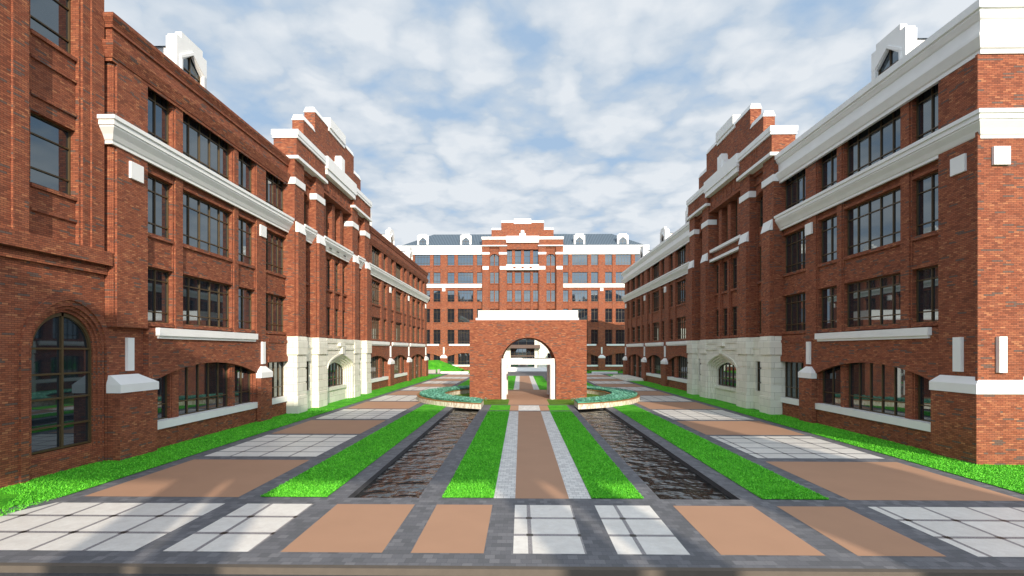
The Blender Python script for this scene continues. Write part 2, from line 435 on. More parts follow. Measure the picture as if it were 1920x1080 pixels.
def pavilion(T, parent, uc, dz, floors, style, stone_h=4.87, entrance=False, hide=0):
    w = MB()
    PI4 = [(-7.9, -6.5), (-4.55, -3.1), (3.1, 4.55), (6.5, 7.9)]
    BT = lambda a, b, c, d, e, f, m=w: m.box(T, uc + a, uc + b, c, d, e, f)
    top = 16.0 + dz
    BT(-7.88, 7.88, -9, -.5, stone_h, top + .2)
    for a, b in PI4:
        BT(a, b, -.6, .48, stone_h, top)
        BT(a + .14, b - .14, .48, .66, stone_h, 11.45 + dz)
        # white weathering + small cap
        c = MB().taper(T, (uc + a + .12, uc + b - .12, .47, .70), (uc + a + .12, uc + b - .12, .47, .52), 11.45 + dz, 12.12 + dz)
        c.build('pier_block', WHITE, parent)
        c = MB().box(T, uc + a - .06, uc + b + .06, -.2, .55, 14.42 + dz, 14.84 + dz)
        c.build('pier_cap', WHITE, parent)
    for sgn in (-1, 1):
        a, b = (-6.5, -4.55) if sgn < 0 else (4.55, 6.5)
        o1 = [(a + .14, a + .90, 2), (b - .90, b - .14, 2)]
        for p, q in gaps(a, b, o1):
            BT(p, q, -.6, .0, stone_h, 14.0 + dz)
        for p, q, c in o1:
            prev = stone_h
            for z0, z1, tr in floors:
                if z0 < prev: z0 = prev
                BT(p, q, -.6, -.10, prev, z0 - .18); BT(p, q, -.6, .06, z0 - .18, z0)
                if not (hide and z1 < hide): window(T, parent, uc + p, uc + q, z0, z1, c, tr, v=-.24)
                prev = z1
            BT(p, q, -.6, -.10, prev, 12.3 + dz)
            window(T, parent, uc + p, uc + q, 12.3 + dz, 14.7 + dz, 2, [13.0 + dz, 14.1 + dz], v=-.24)
        # arched head plate over the pair
        n = 16; us = [uc + a + (b - a) * i / n for i in range(n + 1)]
        lo = [arch_z(u, uc + a, uc + b, 13.85 + dz, 14.55 + dz) for u in us]
        w.strip(T, us, lo, [top] * (n + 1), -.2, .06)
        w.strip(T, us, lo, [z + .18 for z in lo], .06, .14)
        BT(a, b, .06, .15, 15.15 + dz, 15.25 + dz); BT(a, b, .06, .24, 15.72 + dz, top)
        BT((a + b) / 2 - .05, (a + b) / 2 + .05, .06, .12, 14.78 + dz, 15.15 + dz)
        # corner block with string and coping
        x0, x1 = (-7.9, -3.1) if sgn < 0 else (3.1, 7.9)
        BT(x0, x1, -.85, .60, 16.2 + dz, 17.3 + dz)
        for k in (-.35, 0, .35):
            BT((x0 + x1) / 2 + k - .06, (x0 + x1) / 2 + k + .06, .60, .63, 16.25 + dz, 17.25 + dz)
        MB().box(T, uc + x0 - .08, uc + x1 + .08, -.95, .74, top, 16.2 + dz).build('string_course', WHITE, parent)
        MB().box(T, uc + x0 - .06, uc + x1 + (.0 if sgn < 0 else .06), -.92, .70, 17.3 + dz, 17.48 + dz).box(T, uc + x0 - .10, uc + x1 + (.0 if sgn < 0 else .10), -.96, .74, 17.48 + dz, 17.82 + dz).build('coping', WHITE, parent)
        if style != 'right':
            pass
    # centre bay
    cw = [(-3.06, -2.03, 2), (-1.51, -.25, 2), (.27, 1.51, 2), (2.05, 3.06, 2)]
    for p, q in gaps(-3.1, 3.1, cw):
        BT(p, q, -.6, .0, stone_h, 11.36 + dz)
        if q - p > .2: BT(p + .12, q - .12, .0, .10, stone_h, 11.0 + dz)
        BT(p, q, -.6, -.22, 12.26 + dz, 15.4 + dz)
        if q - p > .2: BT(p - .02, q + .02, -.22, .02, 12.26 + dz, 15.32 + dz)
    for p, q, c in cw:
        prev = stone_h
        for z0, z1, tr in floors:
            if z0 < prev: z0 = prev
            BT(p, q, -.6, -.10, prev, z0 - .16); BT(p, q, -.6, .05, z0 - .16, z0)
            if not (hide and z1 < hide): window(T, parent, uc + p, uc + q, z0, z1, c, tr, v=-.26)
            prev = z1
        BT(p, q, -.6, -.10, prev, 11.36 + dz)
        window(T, parent, uc + p, uc + q, 12.26 + dz, 15.4 + dz, 2, [13.0 + dz, 14.2 + dz], v=-.46)
    BT(-3.1, 3.1, -.6, .12, 11.36 + dz, 12.26 + dz)
    BT(-3.1, 3.1, -.6, .34, 15.4 + dz, 16.67 + dz)
    for i in range(4):
        c = -2.33 + i * 1.553
        BT(c - .5, c + .5, .34, .37, 15.72 + dz, 15.80 + dz); BT(c - .5, c + .5, .34, .37, 16.42 + dz, 16.5 + dz)
        BT(c - .5, c - .42, .34, .37, 15.80 + dz, 16.42 + dz); BT(c + .42, c + .5, .34, .37, 15.80 + dz, 16.42 + dz)
    BT(-3.1, 3.1, .34, .44, 15.4 + dz, 15.52 + dz)
    MB().box(T, uc - 3.16, uc + 3.16, -.85, .74, 16.67 + dz, 17.05 + dz).box(T, uc - 3.22, uc + 3.22, -.9, .82, 17.05 + dz, 17.95 + dz).build('coping', WHITE, parent)
    if style == 'left':
        pr = [(a + .12, b + dz) for a, b in BAND]
        m = MB(); m.sweep(pr, [T(uc - 3.1, 0, 0)[:2], T(uc + 3.1, 0, 0)[:2]], 1)
        for a, b in ((-6.5, -4.55), (4.55, 6.5)): m.sweep(pr, [T(uc + a, 0, 0)[:2], T(uc + b, 0, 0)[:2]], 1)
        m.build('moulded_band', WHITE, parent)
        m = MB()
        for c in (-1.55, 0, 1.55):
            for k in (-.16, 0, .16): m.box(T, uc + c + k - .05, uc + c + k + .05, .36, .40, 11.60 + dz, 11.68 + dz)
        m.build('band_vent', DARK, parent)
    elif style == 'right':
        MB().box(T, uc - 3.1, uc + 3.1, .12, .40, 12.06 + dz, 12.28 + dz).build('moulded_band', WHITE, parent)
        MB().box(T, uc - 3.1, uc + 3.1, .12, .40, 11.28 + dz, 11.48 + dz).build('moulded_band', WHITE, parent)
    else:
        m = MB(); m.box(T, uc - 3.2, uc + 3.2, .12, .72, 12.0 + dz, 12.4 + dz).box(T, uc - 3.2, uc + 3.2, .12, .72, 11.36 + dz, 11.62 + dz)
        e = [-3.2, -1.83, -1.33, -.25, .25, 1.33, 1.83, 3.2]
        for i in range(0, 8, 2): m.box(T, uc + e[i], uc + e[i + 1], .12, .72, 11.62 + dz, 12.0 + dz)
        m.build('moulded_band', WHITE, parent)
        for i in (1, 3, 5): BT(e[i], e[i + 1], .12, .60, 11.62 + dz, 12.0 + dz)
    w.build('wall', BRICK, parent)
    # stepped gable
    g = MB()
    g.box(T, uc - 6.06, uc + 6.06, -.5, .25, 17.2 + dz, 19.25 + dz)
    g.box(T, uc - 4.17, uc + 4.17, -.5, .25, 19.25 + dz, 20.65 + dz)
    gb = g.build('gable', BRICK, parent)
    c = MB()
    def cp(a, b, z): c.taper(T, (uc + a, uc + b, -.54, .29), (uc + a + .06, uc + b - .06, -.42, .17), z + dz, z + .38 + dz)
    cp(-6.1, -4.17, 19.25); cp(4.17, 6.1, 19.25); cp(-4.2, -1.66, 20.65); cp(1.66, 4.2, 20.65)
    c.box(T, uc - 1.70, uc + 1.70, -.6, .33, 20.42 + dz, 20.68 + dz).box(T, uc - 1.66, uc + 1.66, -.66, .42, 20.68 + dz, 21.4 + dz)
    c.build('coping', WHITE, gb)
    f = MB().box(T, uc - .34, uc + .34, .25, .80, 17.95 + dz, 18.95 + dz).box(T, uc - .62, uc - .34, .25, .62, 17.95 + dz, 18.5 + dz).box(T, uc + .34, uc + .62, .25, .62, 17.95 + dz, 18.5 + dz)
    f.box(T, uc - .24, uc + .24, .25, .70, 18.95 + dz, 19.08 + dz)
    f.build('finial', WHITE, gb)
    # stone base
    s = MB(); ST = lambda a, b, c_, d, e, f_: s.box(T, uc + a, uc + b, c_, d, e, f_)
    for a, b in PI4:
        lv = [(0, 1.10, .70, .02), (1.10, 1.18, .64, -.03), (1.18, 1.86, .66, 0), (1.86, 1.96, .62, -.05), (1.96, 2.76, .65, -.01), (2.76, 2.90, .61, -.06), (2.90, 3.58, .65, 0), (3.58, 3.72, .61, -.06), (3.72, 4.50, .72, .03)]
        sc = stone_h / 4.87
        for z0, z1, v, e in lv: ST(a - e, b + e, -.3, v, z0 * sc, z1 * sc)
        s.taper(T, (uc + a - .03, uc + b + .03, -.3, .72), (uc + a + .02, uc + b - .02, -.3, .66), 4.5 * sc, stone_h)
    ST(-7.88, 7.88, -9, -.5, 0, stone_h)
    for a, b in ((-6.5, -4.55), (4.55, 6.5)):
        if not entrance:
            ST(a, b, -.5, .22, 0, 1.25); ST(a, b, -.5, .22, 3.25, stone_h); ST(a, a + .32, -.5, .22, 1.25, 3.25); ST(b - .32, b, -.5, .22, 1.25, 3.25)
            ST(a, b, .22, .27, 4.1, 4.25)
            window(T, parent, uc + a + .32, uc + b - .32, 1.25, 3.25, 2, [1.8, 2.75], v=.02)
        else:
            ST(a, b, -.5, .22, 0, 1.0); ST(a, b, -.5, .22, 3.4, stone_h); ST(a, a + .3, -.5, .22, 1.0, 3.4); ST(b - .3, b, -.5, .22, 1.0, 3.4)
            window(T, parent, uc + a + .3, uc + b - .3, 1.0, 3.4, 2, [1.8], v=.02)
    if not entrance:
        N = 5
        for i in range(N):
            h = 2.05 + .17 * i; za = 3.06 + .14 * i; zs = 2.38 + .07 * i; v0 = .02 + .12 * i; v1 = v0 + .12
            n = 32; us = [uc - h + 2 * h * k / n for k in range(n + 1)]
            lo = [pointed(u, uc, h, zs, za) for u in us]
            s.strip(T, us, lo, [4.0] * (n + 1), v0, v1)
            for sg in (-1, 1):
                a, b = sorted((sg * h, sg * 3.1)); ST(a, b, v0, v1, 0, 4.0)
            if i == N - 1:
                us = [uc - h - .12 + 2 * (h + .12) * k / n for k in range(n + 1)]
                lo = [pointed(u, uc, h + .12, zs, za + .03) for u in us]
                s.strip(T, us, lo, [z + .13 for z in lo], v1, v1 + .06)
        ST(-2.05, 2.05, -.5, .02, 0, 1.0); ST(-2.05, 2.05, .02, .26, 0, .95); ST(-2.05, 2.05, -.1, .36, .95, 1.18)
        ST(-3.1, 3.1, -.5, .62, 4.0, stone_h - .01)
        ST(-3.05, 3.05, .62, .70, 4.02, 4.14); ST(-3.05, 3.05, .62, .68, 4.52, stone_h - .02)
        ST(-.28, .28, .62, .84, 3.72, 4.30); ST(-.75, .28, .62, .86, 4.30, 4.56)
        s.build('stone_base', STONE, parent)
        window(T, parent, uc - 2.05, uc + 2.05, 1.18, 3.1, 6, [1.75], v=-.02, bar=.06)
    else:
        ST(-3.1, -2.35, -.5, .22, 0, stone_h); ST(2.35, 3.1, -.5, .22, 0, stone_h); ST(-2.35, 2.35, -.5, .22, 6.2, stone_h)
        s.build('stone_base', STONE, parent)
        window(T, parent, uc - 2.35, uc + 2.35, .7, 2.75, 3, [], v=-.3, name='door')
        window(T, parent, uc - 2.35, uc + 2.35, 2.95, 4.3, 6, [3.25], v=-.3)
        window(T, parent, uc - 2.35, uc + 2.35, 5.0, 6.2, 3, [], v=-.3)
        MB().box(T, uc - 2.35, uc + 2.35, -.45, -.2, 2.75, 2.95).box(T, uc - 3.4, uc + 3.4, -.4, 1.6, 4.36, 5.0).build('canopy', CANOPY, parent)
        st = MB()
        for k in range(4): st.box(T, uc - 4.6, uc + 4.6, .75, 5.2 - k * .45, k * .17, (k + 1) * .17)
        st.build('entrance_step', WHITE, parent)

# ------------------------------------------------------------------ side buildings
R1 = (5.12, 7.30, [5.55, 6.85]); R2 = (8.65, 11.0, [9.12, 10.42]); R3 = (12.3, 14.65, [12.78, 14.12])
FL = [R1, R2, R3]
W1 = [(19.85, 21.42, 2), (21.98, 25.88, 5), (26.35, 28.08, 2), (29.3, 31.85, 4)]
W2 = [(47.9, 49.2, 2), (50.2, 53.5, 5), (54.6, 55.9, 2), (57.8, 59.0, 2), (59.9, 63.1, 5), (64.1, 65.4, 2), (67.2, 68.4, 2), (69.3, 71.5, 3), (72.5, 74.8, 3), (76.2, 77.6, 2)]
A2 = [(47.65, 56.3), (58.1, 65.7), (67.5, 77.5)]

def side_building(T, name, label, style):
    side = 1 if style == 'left' else -1
    r = thing(name, T(40, -.3, 0), label, 'building')
    wing(T, r, 18.17, 31.85, W1, FL, [(20.05, 28.16)], [(29.41, 31.85)], first=.22 if style == 'left' else 0)
    wing(T, r, 47.65, 79.6, W2, FL, A2, [], door_arch=[A2[2]])
    pavilion(T, r, 39.75, 0, [R1, R2], style)
    pier(T, r, 28.16, 29.41)
    pier(T, r, 56.3, 58.1); pier(T, r, 65.7, 67.5); pier(T, r, 77.7, 79.6)
    low_band(T, r, [(20.3, 28.0), (48.6, 56.45), (57.9, 65.95), (67.25, 77.7)])
    panels(T, r, [28.78, 57.2, 66.6, 78.5])
    if style == 'left':
        pier(T, r, 18.17, 20.06, flush=True, v0=-.24)
        panels(T, r, [19.15], o=.052)
        b = MB(); b.box(T, 18.27, 19.80, .002, .05, 4.85, 14.34).box(T, 18.20, 18.27, -.12, -.02, 4.85, 14.34).box(T, 18.15, 18.20, -.32, -.12, 4.85, 14.34)
        b.build('corner_pier', BRICK, r)
        pth = lambda a, c: [T(a, 0, 0)[:2], T(c, 0, 0)[:2]]
        MB().sweep([(x + .01, z) for x, z in BAND], [(-15.1, 18.10), (-14.65, 18.10), (-14.65, 31.86)], 1).build('moulded_band', WHITE, r)
        MB().sweep([(x + .01, z) for x, z in BAND], pth(47.66, 79.7), 1).build('moulded_band', WHITE, r)
        MB().sweep(BRCORN, [(-15.1, 18.10), (-14.65, 18.10), (-14.65, 31.84)], 1).build('cornice', BRICK, r)
        MB().sweep(BRCORN, [T(47.66, 0, 0)[:2], (-14.65, 79.65), (-24.6, 79.65)], 1).build('cornice', BRICK, r)
    else:
        # free-standing south end of the building, wrapped round the corner
        e = MB()
        TE = lambda u, v, z: (u, 18.17 - v, z)
        e.box(TE, 15.88, 17.45, .0, .10, 2.45, 14.3).box(TE, 17.45, 26, -.02, .03, 0, 14.3)
        e.box(T, 18.17, 19.85, .002, .12, 2.45, 14.3)
        e.build('corner_pier', BRICK, r)
        p = MB().poly([(15.84, 18.07), (15.84, 20.06), (16.3, 20.06), (16.3, 18.3), (26, 18.3), (26, 18.07)], 0, 2.47).build('pier', BRICK, r)
        c = MB(); c.poly([(15.80, 18.03), (15.80, 20.09), (16.3, 20.09), (16.3, 18.3), (26, 18.3), (26, 18.03)], 2.47, 2.80)
        vs = [(15.80, 18.03, 2.80), (15.80, 20.09, 2.80), (16.2, 20.09, 2.80), (26, 18.03, 2.80), (26, 18.3, 2.80),
              (15.97, 18.10, 3.08), (15.97, 19.75, 3.08), (16.2, 19.75, 3.08), (26, 18.10, 3.08), (26, 18.3, 3.08)]
        c.add(vs, [(0, 1, 6, 5), (1, 2, 7, 6), (0, 5, 8, 3), (5, 6, 7, 9, 8), (3, 8, 9, 4)])
        c.build('cap', WHITE, p)
        MB().box(TE, 16.36, 16.92, .10, .20, 10.42, 11.05).build('wall_block', WHITE, r)
        MB().box(TE, 16.50, 16.77, .10, .24, 3.22, 4.47).build('wall_panel', WHITE, r)
        MB().box(T, 18.60, 19.22, .12, .20, 10.42, 11.05).build('wall_block', WHITE, r)
        MB().box(T, 18.72, 19.06, .12, .24, 3.22, 4.47).build('wall_panel', WHITE, r)
        X = 16.08
        MB().box(TE, 16.34, 26, -9, -.15, 16.03, 16.40).build('roof', SLATE, r)
        MB().sweep([(x + .01, z) for x, z in BAND], [(26, 18.17), (X, 18.17), (X, 31.86)], -1).build('moulded_band', WHITE, r)
        MB().sweep([(x + .01, z) for x, z in BAND], [(X, 47.66), (X, 79.7)], -1).build('moulded_band', WHITE, r)
        MB().sweep([(x + .01, z) for x, z in CORN], [(26, 18.17), (X, 18.17), (X, 31.86)], -1).build('cornice', WHITE, r)
        MB().sweep([(x + .01, z) for x, z in CORN], [(X, 47.66), (X, 79.65), (X + 9.9, 79.65)], -1).build('cornice', WHITE, r)
    for u in (23.92, 51.9, 61.5, 72.05): dormer(T, r, u, 16.0)
    hip(T, r, 18.3, 32.2, -.5, -9.9, 15.9, 18.9)
    hip(T, r, 47.4, 79.4, -.5, -9.9, 15.9, 18.9)
    return r

side_building(TL, 'academic_building', 'long red brick building on the left with a brick cornice and cream stone base', 'left')
side_building(TR, 'academic_building', 'long dark shaded brick building on the right with a deep white roofline cornice', 'right')

# ------------------------------------------------------------------ far building
fb = thing('academic_building', (.35, 100.3, 0), 'six storey orange brick building closing the far end, blue slate roof and stepped central gable', 'building')
FF = [(5.2, 8.0, [5.7, 7.4]), (9.45, 12.1, [9.95, 11.5]), (13.5, 15.72, [14.0, 15.2]), (17.1, 19.25, [17.55, 18.75]), (20.65, 22.75, [21.1, 22.3])]
def fx(px): return (px - 976.4) * .1045 - .35 + .0
fw_r = [(7.75, 8.95, 2), (9.7, 12.7, 5), (13.4, 14.75, 2), (16.15, 17.5, 2), (18.2, 21.2, 5), (21.95, 23.3, 2)]
fw_l = [(-b, -a, c) for a, b, c in reversed(fw_r)]
wing(TF, fb, 7.6, 24.6, fw_r, FF, [(7.62, 14.75), (16.15, 23.4)], [], zbase=4.9, ztop=22.8, back=-14, ztopall=24.2)
wing(TF, fb, -24.6, -7.6, fw_l, FF, [(-14.75, -7.62), (-23.4, -16.15)], [], zbase=4.9, ztop=22.8, back=-14, ztopall=24.2)
pavilion(TF, fb, 0, 8.25, [(9.45, 12.1, [9.95]), (13.5, 15.72, [14.0, 15.2]), (17.1, 19.25, [17.55, 18.75])], 'far', stone_h=8.2, entrance=True, hide=13)
for s in (-1, 1):
    pier(TF, fb, *(sorted((s * 14.82, s * 16.1))))
    pier(TF, fb, *(sorted((s * 23.45, s * 24.6))))
    for a, b in ((8.0, 14.4), (16.4, 23.2)):
        MB().box(TF, *sorted((s * a, s * b)), .002, .17, 4.86, 5.2).build('string_course', WHITE, fb)
    MB().box(TF, *sorted((s * 15.32, s * 15.60)), .002, .12, 3.3, 4.6).build('wall_panel', WHITE, fb)
    MB().box(TF, *sorted((s * 15.16, s * 15.76)), .002, .12, 15.55, 16.12).build('wall_block', WHITE, fb)
    P = [TF(a, 0, 0)[:2] for a in sorted((s * 7.9, s * 24.65))]
    MB().sweep([(0, 16.25), (.12, 16.25), (.12, 16.4), (.3, 16.6), (.3, 16.95), (0, 17.0)], P, 1).build('moulded_band', WHITE, fb)
    MB().sweep([(x, z + 8.45) for x, z in CORN], P, 1).build('cornice', WHITE, fb)
    hp = sorted((s * 6.0, s * 23.5))
for u in (-19.7, -11.2, 11.2, 19.7): dormer(TF, fb, u, 24.35, v=-.6)
MB().taper(TF, (-24.2, 24.2, -13, .0), (-18.2, 18.2, -9.0, -4.4), 24.42, 27.7).build('roof', SLATE, fb)

# ------------------------------------------------------------------ left tower
tw = thing('brick_tower', (-16, 14, 0), 'tall brick tower at the left edge with a pointed arch window and narrow windows above', 'tower')
TT = lambda u, v, z: (-14.95 + v, u, z)
t = MB()
ac, ah = 16.70, 1.12           # arch window centre, half width
zs, za = 4.02, 5.24
t.box(TT, 6, 18.12, -8, -.7, 0, 22)
for a, b in ((6, ac - 1.40), (ac + 1.40, 18.12)): t.box(TT, a, b, -.7, .0, 0, 6.7)
n = 40
def parch(h, s, a):            # pointed two-centred arch
    us = [ac - h + 2 * h * i / n for i in range(n + 1)]; R = (h * h + (a - s) ** 2) / (2 * h)
    return us, [s + sqrt(max(0, R * R - (abs(u - ac) + R - h) ** 2)) for u in us]
for k, (h, v0, v1) in enumerate(((1.14, -.7, -.16), (1.24, -.16, -.08), (1.34, -.08, 0.0))):
    us, lo = parch(h, zs, za + (h - ah) * 1.05)
    t.strip(TT, us, lo, [6.7] * len(us), v0, v1)
    for s in (-1, 1):
        t.box(TT, *sorted((ac + s * h, ac + s * 1.40)), v0, v1, 0, 6.7)
us, lo = parch(1.62, zs, za + .48); us2, hi = parch(1.84, zs, za + .66)
m_ = MB()
pts = [(ac - 1.84, 0)] + [(u, z) for u, z in zip(us2, hi)] + [(ac + 1.84, 0)]
# raised hood following the arch
N2 = 40
def ringp(h, a):
    us_, z_ = parch(h, zs, a); return list(zip(us_, z_))
o_ = ringp(1.70, za + .62); i_ = ringp(1.46, za + .42)
for q in range(n):
    (a0, z0), (a1, z1) = i_[q], i_[q + 1]; (b0, y0), (b1, y1) = o_[q], o_[q + 1]
    V = [TT(a0, 0, z0), TT(a1, 0, z1), TT(b1, 0, y1), TT(b0, 0, y0), TT(a0, .07, z0), TT(a1, .07, z1), TT(b1, .07, y1), TT(b0, .07, y0)]
    t.add(V, [(0, 1, 2, 3), (4, 5, 6, 7), (0, 1, 5, 4), (3, 2, 6, 7), (0, 3, 7, 4), (1, 2, 6, 5)])
for s in (-1, 1): t.box(TT, *sorted((ac + s * 1.46, ac + s * 1.70)), 0, .07, 0, zs)
t.box(TT, ac - 1.14, ac + 1.14, -.7, -.2, 0, .72)
t.box(TT, ac - 1.24, ac + 1.24, -.2, -.12, 0, .5)
t.box(TT, 6, 18.12, -.7, .12, 6.70, 6.92); t.box(TT, 6, 18.12, -.7, .04, 6.92, 7.02); t.box(TT, 6, 18.14, -.7, .30, 7.02, 7.5)
# upper shaft
wu0, wu1 = 15.42, 17.05
ROW = [(9.15, 11.40), (13.85, 16.0), (18.4, 20.4)]
for a, b, v in ((6, 13.0, .24), (13.0, 14.62, .15), (14.62, 15.1, .21), (15.1, 15.24, .0), (15.24, wu0, -.06), (wu1, 17.12, .02), (17.12, 17.42, .10), (17.42, 17.95, .15), (17.95, 18.12, -.04)):
    t.box(TT, a, b, -.7, v, 7.5, 22)
prev = 7.5
for z0, z1 in ROW:
    t.box(TT, wu0, wu1, -.7, -.10, prev, z0 - .12); t.box(TT, wu0, wu1, -.7, -.02, z0 - .12, z0)
    if prev > 8: t.box(TT, wu0, wu1, -.10, -.03, prev + .45, prev + .6)
    t.box(TT, wu0, wu1, -.10, -.03, z0 - .85, z0 - .75)
    window(TT, tw, wu0, wu1, z0, z1, 1, [z0 + .55, z0 + 1.62], v=-.32)
    prev = z1
t.box(TT, wu0, wu1, -.7, -.10, prev, 22)
# sun-catching corner shafts beside the wing
t.build('wall', BRICK, tw)
us, lo = parch(1.14, zs, za)
f = MB()
wv = -.30
g = MB(); g.strip(TT, [u for u in us], [.74] * len(us), [z for z in lo], wv - .02, wv)
for uu in (ac,): f.box(TT, uu - .04, uu + .04, wv, wv + .08, .74, za)
for zz in (.78, 1.52, 2.42, 3.22, 4.05): f.box(TT, ac - 1.14, ac + 1.14, wv, wv + .07, zz - .03, zz + .03)
for q in range(n):
    a0, a1 = us[q], us[q + 1]; z0, z1 = lo[q], lo[q + 1]
    s0 = .93
    V = [(a0, z0), (a1, z1), (ac + (a1 - ac) * s0, zs + (z1 - zs) * s0 - .03), (ac + (a0 - ac) * s0, zs + (z0 - zs) * s0 - .03)]
    f.add([TT(a, wv, z) for a, z in V] + [TT(a, wv + .08, z) for a, z in V], [(0, 1, 2, 3), (4, 5, 6, 7), (0, 1, 5, 4), (3, 2, 6, 7), (0, 3, 7, 4), (1, 2, 6, 5)])
f.box(TT, ac - 1.14, ac - 1.08, wv, wv + .08, .74, zs).box(TT, ac + 1.08, ac + 1.14, wv, wv + .08, .74, zs)
fo = f.build('arched_window', FRAME, tw)
g.build('pane', GLASS, fo)

# ------------------------------------------------------------------ gate in the middle
gt = thing('brick_gate', (.585, 44, 0), 'free-standing brick archway with a white coping in the middle of the courtyard', 'gate')
GX0, GX1, GY0, GY1 = -4.15, 5.34, 41.5, 46.4
GC, GR, GS = .60, 2.25, 2.77
TG = lambda u, v, z: (u, 41.5 - v, z)
w = MB(); D = -(GY1 - GY0)
n = 48; us = [GC - GR * cos(pi * i / n) for i in range(n + 1)]; lo = [GS + GR * sin(pi * i / n) for i in range(n + 1)]
w.strip(TG, us, lo, [6.44] * (n + 1), D, 0)
w.box(TG, GX0, GC - GR, D, 0, 0, 6.44).box(TG, GC + GR, GX1, D, 0, 0, 6.44)
w.build('wall', BRICK, gt)
# raised outline of the arch
h = MB()
for q in range(n):
    a0, a1 = pi * q / n, pi * (q + 1) / n
    V = [(GC - r * cos(a), GS + r * sin(a)) for r, a in ((GR + .10, a0), (GR + .10, a1), (GR, a1), (GR, a0))]
    h.add([TG(u, 0, z) for u, z in V] + [TG(u, .05, z) for u, z in V], [(0, 1, 2, 3), (4, 5, 6, 7), (0, 1, 5, 4), (3, 2, 6, 7), (0, 3, 7, 4), (1, 2, 6, 5)])
h.box(TG, GC - GR - .10, GC - GR, 0, .05, 0, GS).box(TG, GC + GR, GC + GR + .10, 0, .05, 0, GS)
h.build('arch_trim', BRICK, gt)
MB().box(TG, -3.66, 4.72, D + .3, -.12, 6.44, 6.62).box(TG, -3.48, 4.66, D + .45, -.25, 6.62, 7.24).build('coping', WHITE, gt)

for k, (y, lab) in enumerate(((41.75, 'white portal of two round posts and a lintel in front opening of the arch'), (46.2, 'white portal frame at the rear of the brick arch, behind the front one'))):
    p = thing('portal_frame', (GC, y, 0), lab, 'portal', 'white frames inside the brick arch')
    for x in (GC - 1.98, GC + 1.98): MB().cyl(x, y, .22, 0, 3.32).build('post', WHITE, p, smooth=False)
    MB().box(W, GC - 1.80, GC + 1.80, y - .13, y + .13, 2.84, 3.30).build('lintel', WHITE, p)

# ------------------------------------------------------------------ ring planters
RC = (.585, 43.2); RO, RI = 9.17, 6.8
def ring(side):
    a_ = thing('stone_planter', (RC[0] + side * 8, RC[1], 0),
               'low curved stone planter on the ' + ('left' if side < 0 else 'right') + ' of the brick arch with a terracotta rim', 'planter', 'curved planters round the arch')
    def arc(R, n=72):
        t0 = math.asin(3.29 / R)
        return [(RC[0] + side * R * sin(t0 + (pi - 2 * t0) * i / n), RC[1] - R * cos(t0 + (pi - 2 * t0) * i / n)) for i in range(n + 1)]
    def band(m, Ra, Rb, z0, z1, endpad=0):
        A = arc(Ra); B = arc(Rb); n = len(A)
        V = [(x, y, z) for x, y in A for z in (z0, z1)] + [(x, y, z) for x, y in B for z in (z0, z1)]
        F = []
        o = 2 * n
        for i in range(n - 1):
            F += [(2 * i, 2 * i + 1, 2 * i + 3, 2 * i + 2), (o + 2 * i, o + 2 * i + 2, o + 2 * i + 3, o + 2 * i + 1),
                  (2 * i + 1, o + 2 * i + 1, o + 2 * i + 3, 2 * i + 3), (2 * i, 2 * i + 2, o + 2 * i + 2, o + 2 * i)]
        F += [(0, o, o + 1, 1), (2 * n - 2, 2 * n - 1, o + 2 * n - 1, o + 2 * n - 2)]
        m.add(V, F)
    m = MB(); band(m, RO, RI, 0, .34); m.build('stone_wall', VENEER, a_)
    m = MB(); band(m, RO + .03, RI - .03, .34, .385); m.build('rim', COPPER, a_)
    # hedge
    m = MB()
    rng = random.Random(5 + side)
    for i in range(15000):
        R = rng.uniform(RI + .24, RO - .24); t0 = math.asin(3.29 / R)
        if i % 4 == 0: R = (RO - .22 - rng.random() * .06) if i % 8 else (RI + .22 + rng.random() * .06)
        th = rng.uniform(t0 + .045, pi - t0 - .045)
        x = RC[0] + side * R * sin(th); y = RC[1] - R * cos(th)
        z = .385 + rng.uniform(.05, .17) if i % 4 else .385 + rng.uniform(0, .17)
        s = rng.uniform(.035, .075); az = rng.uniform(0, 2 * pi); tl = rng.uniform(-.45, .45)
        dx, dy = cos(az) * s, sin(az) * s
        ex, ey, ez = -sin(az) * s * cos(tl), cos(az) * s * cos(tl), sin(tl) * s
        m.add([(x - dx, y - dy, z), (x + ex, y + ey, z + ez), (x + dx, y + dy, z), (x - ex, y - ey, z - ez)], [(0, 1, 2, 3)])
    o = m.build('hedge', HEDGE, None, recalc=False)
    m = MB(); band(m, RO - .26, RI + .26, .386, .47); c = m.build('foliage_core', plain('hedge_core', (.08, .30, .20), .8, .5, 30, bump=.6, bsc=40), o)
    tag(o, 'low teal green hedge filling the curved planter on the ' + ('left' if side < 0 else 'right'), 'hedge', 'hedges in the curved planters')
ring(-1); ring(1)

# ------------------------------------------------------------------ ground
canals = [(-4.70, -2.76, 13.80, 36.0), (3.74, 5.88, 13.80, 36.0)]
def sheet(name, mat, x0, x1, y0, y1, z, holes=(), thick=0):
    xs = sorted({x0, x1} | {h[0] for h in holes} | {h[1] for h in holes}); ys = sorted({y0, y1} | {h[2] for h in holes} | {h[3] for h in holes})
    m = MB()
    for i in range(len(xs) - 1):
        for j in range(len(ys) - 1):
            cx, cy = (xs[i] + xs[i + 1]) / 2, (ys[j] + ys[j + 1]) / 2
            if any(h[0] < cx < h[1] and h[2] < cy < h[3] for h in holes): continue
            m.add([(xs[i], ys[j], z), (xs[i + 1], ys[j], z), (xs[i + 1], ys[j + 1], z), (xs[i], ys[j + 1], z)], [(0, 1, 2, 3)])
    o = m.build(name, mat, recalc=False); tag(o, kind='structure'); return o
sheet('ground', EARTH, -900, 900, -900, 1500, -.21, canals)
sheet('road', ASPH, -300, 300, -26, 9.36, -.125)
sheet('plaza_paving', COBBLE, -26, 27, 9.46, 99.5, 0, canals)
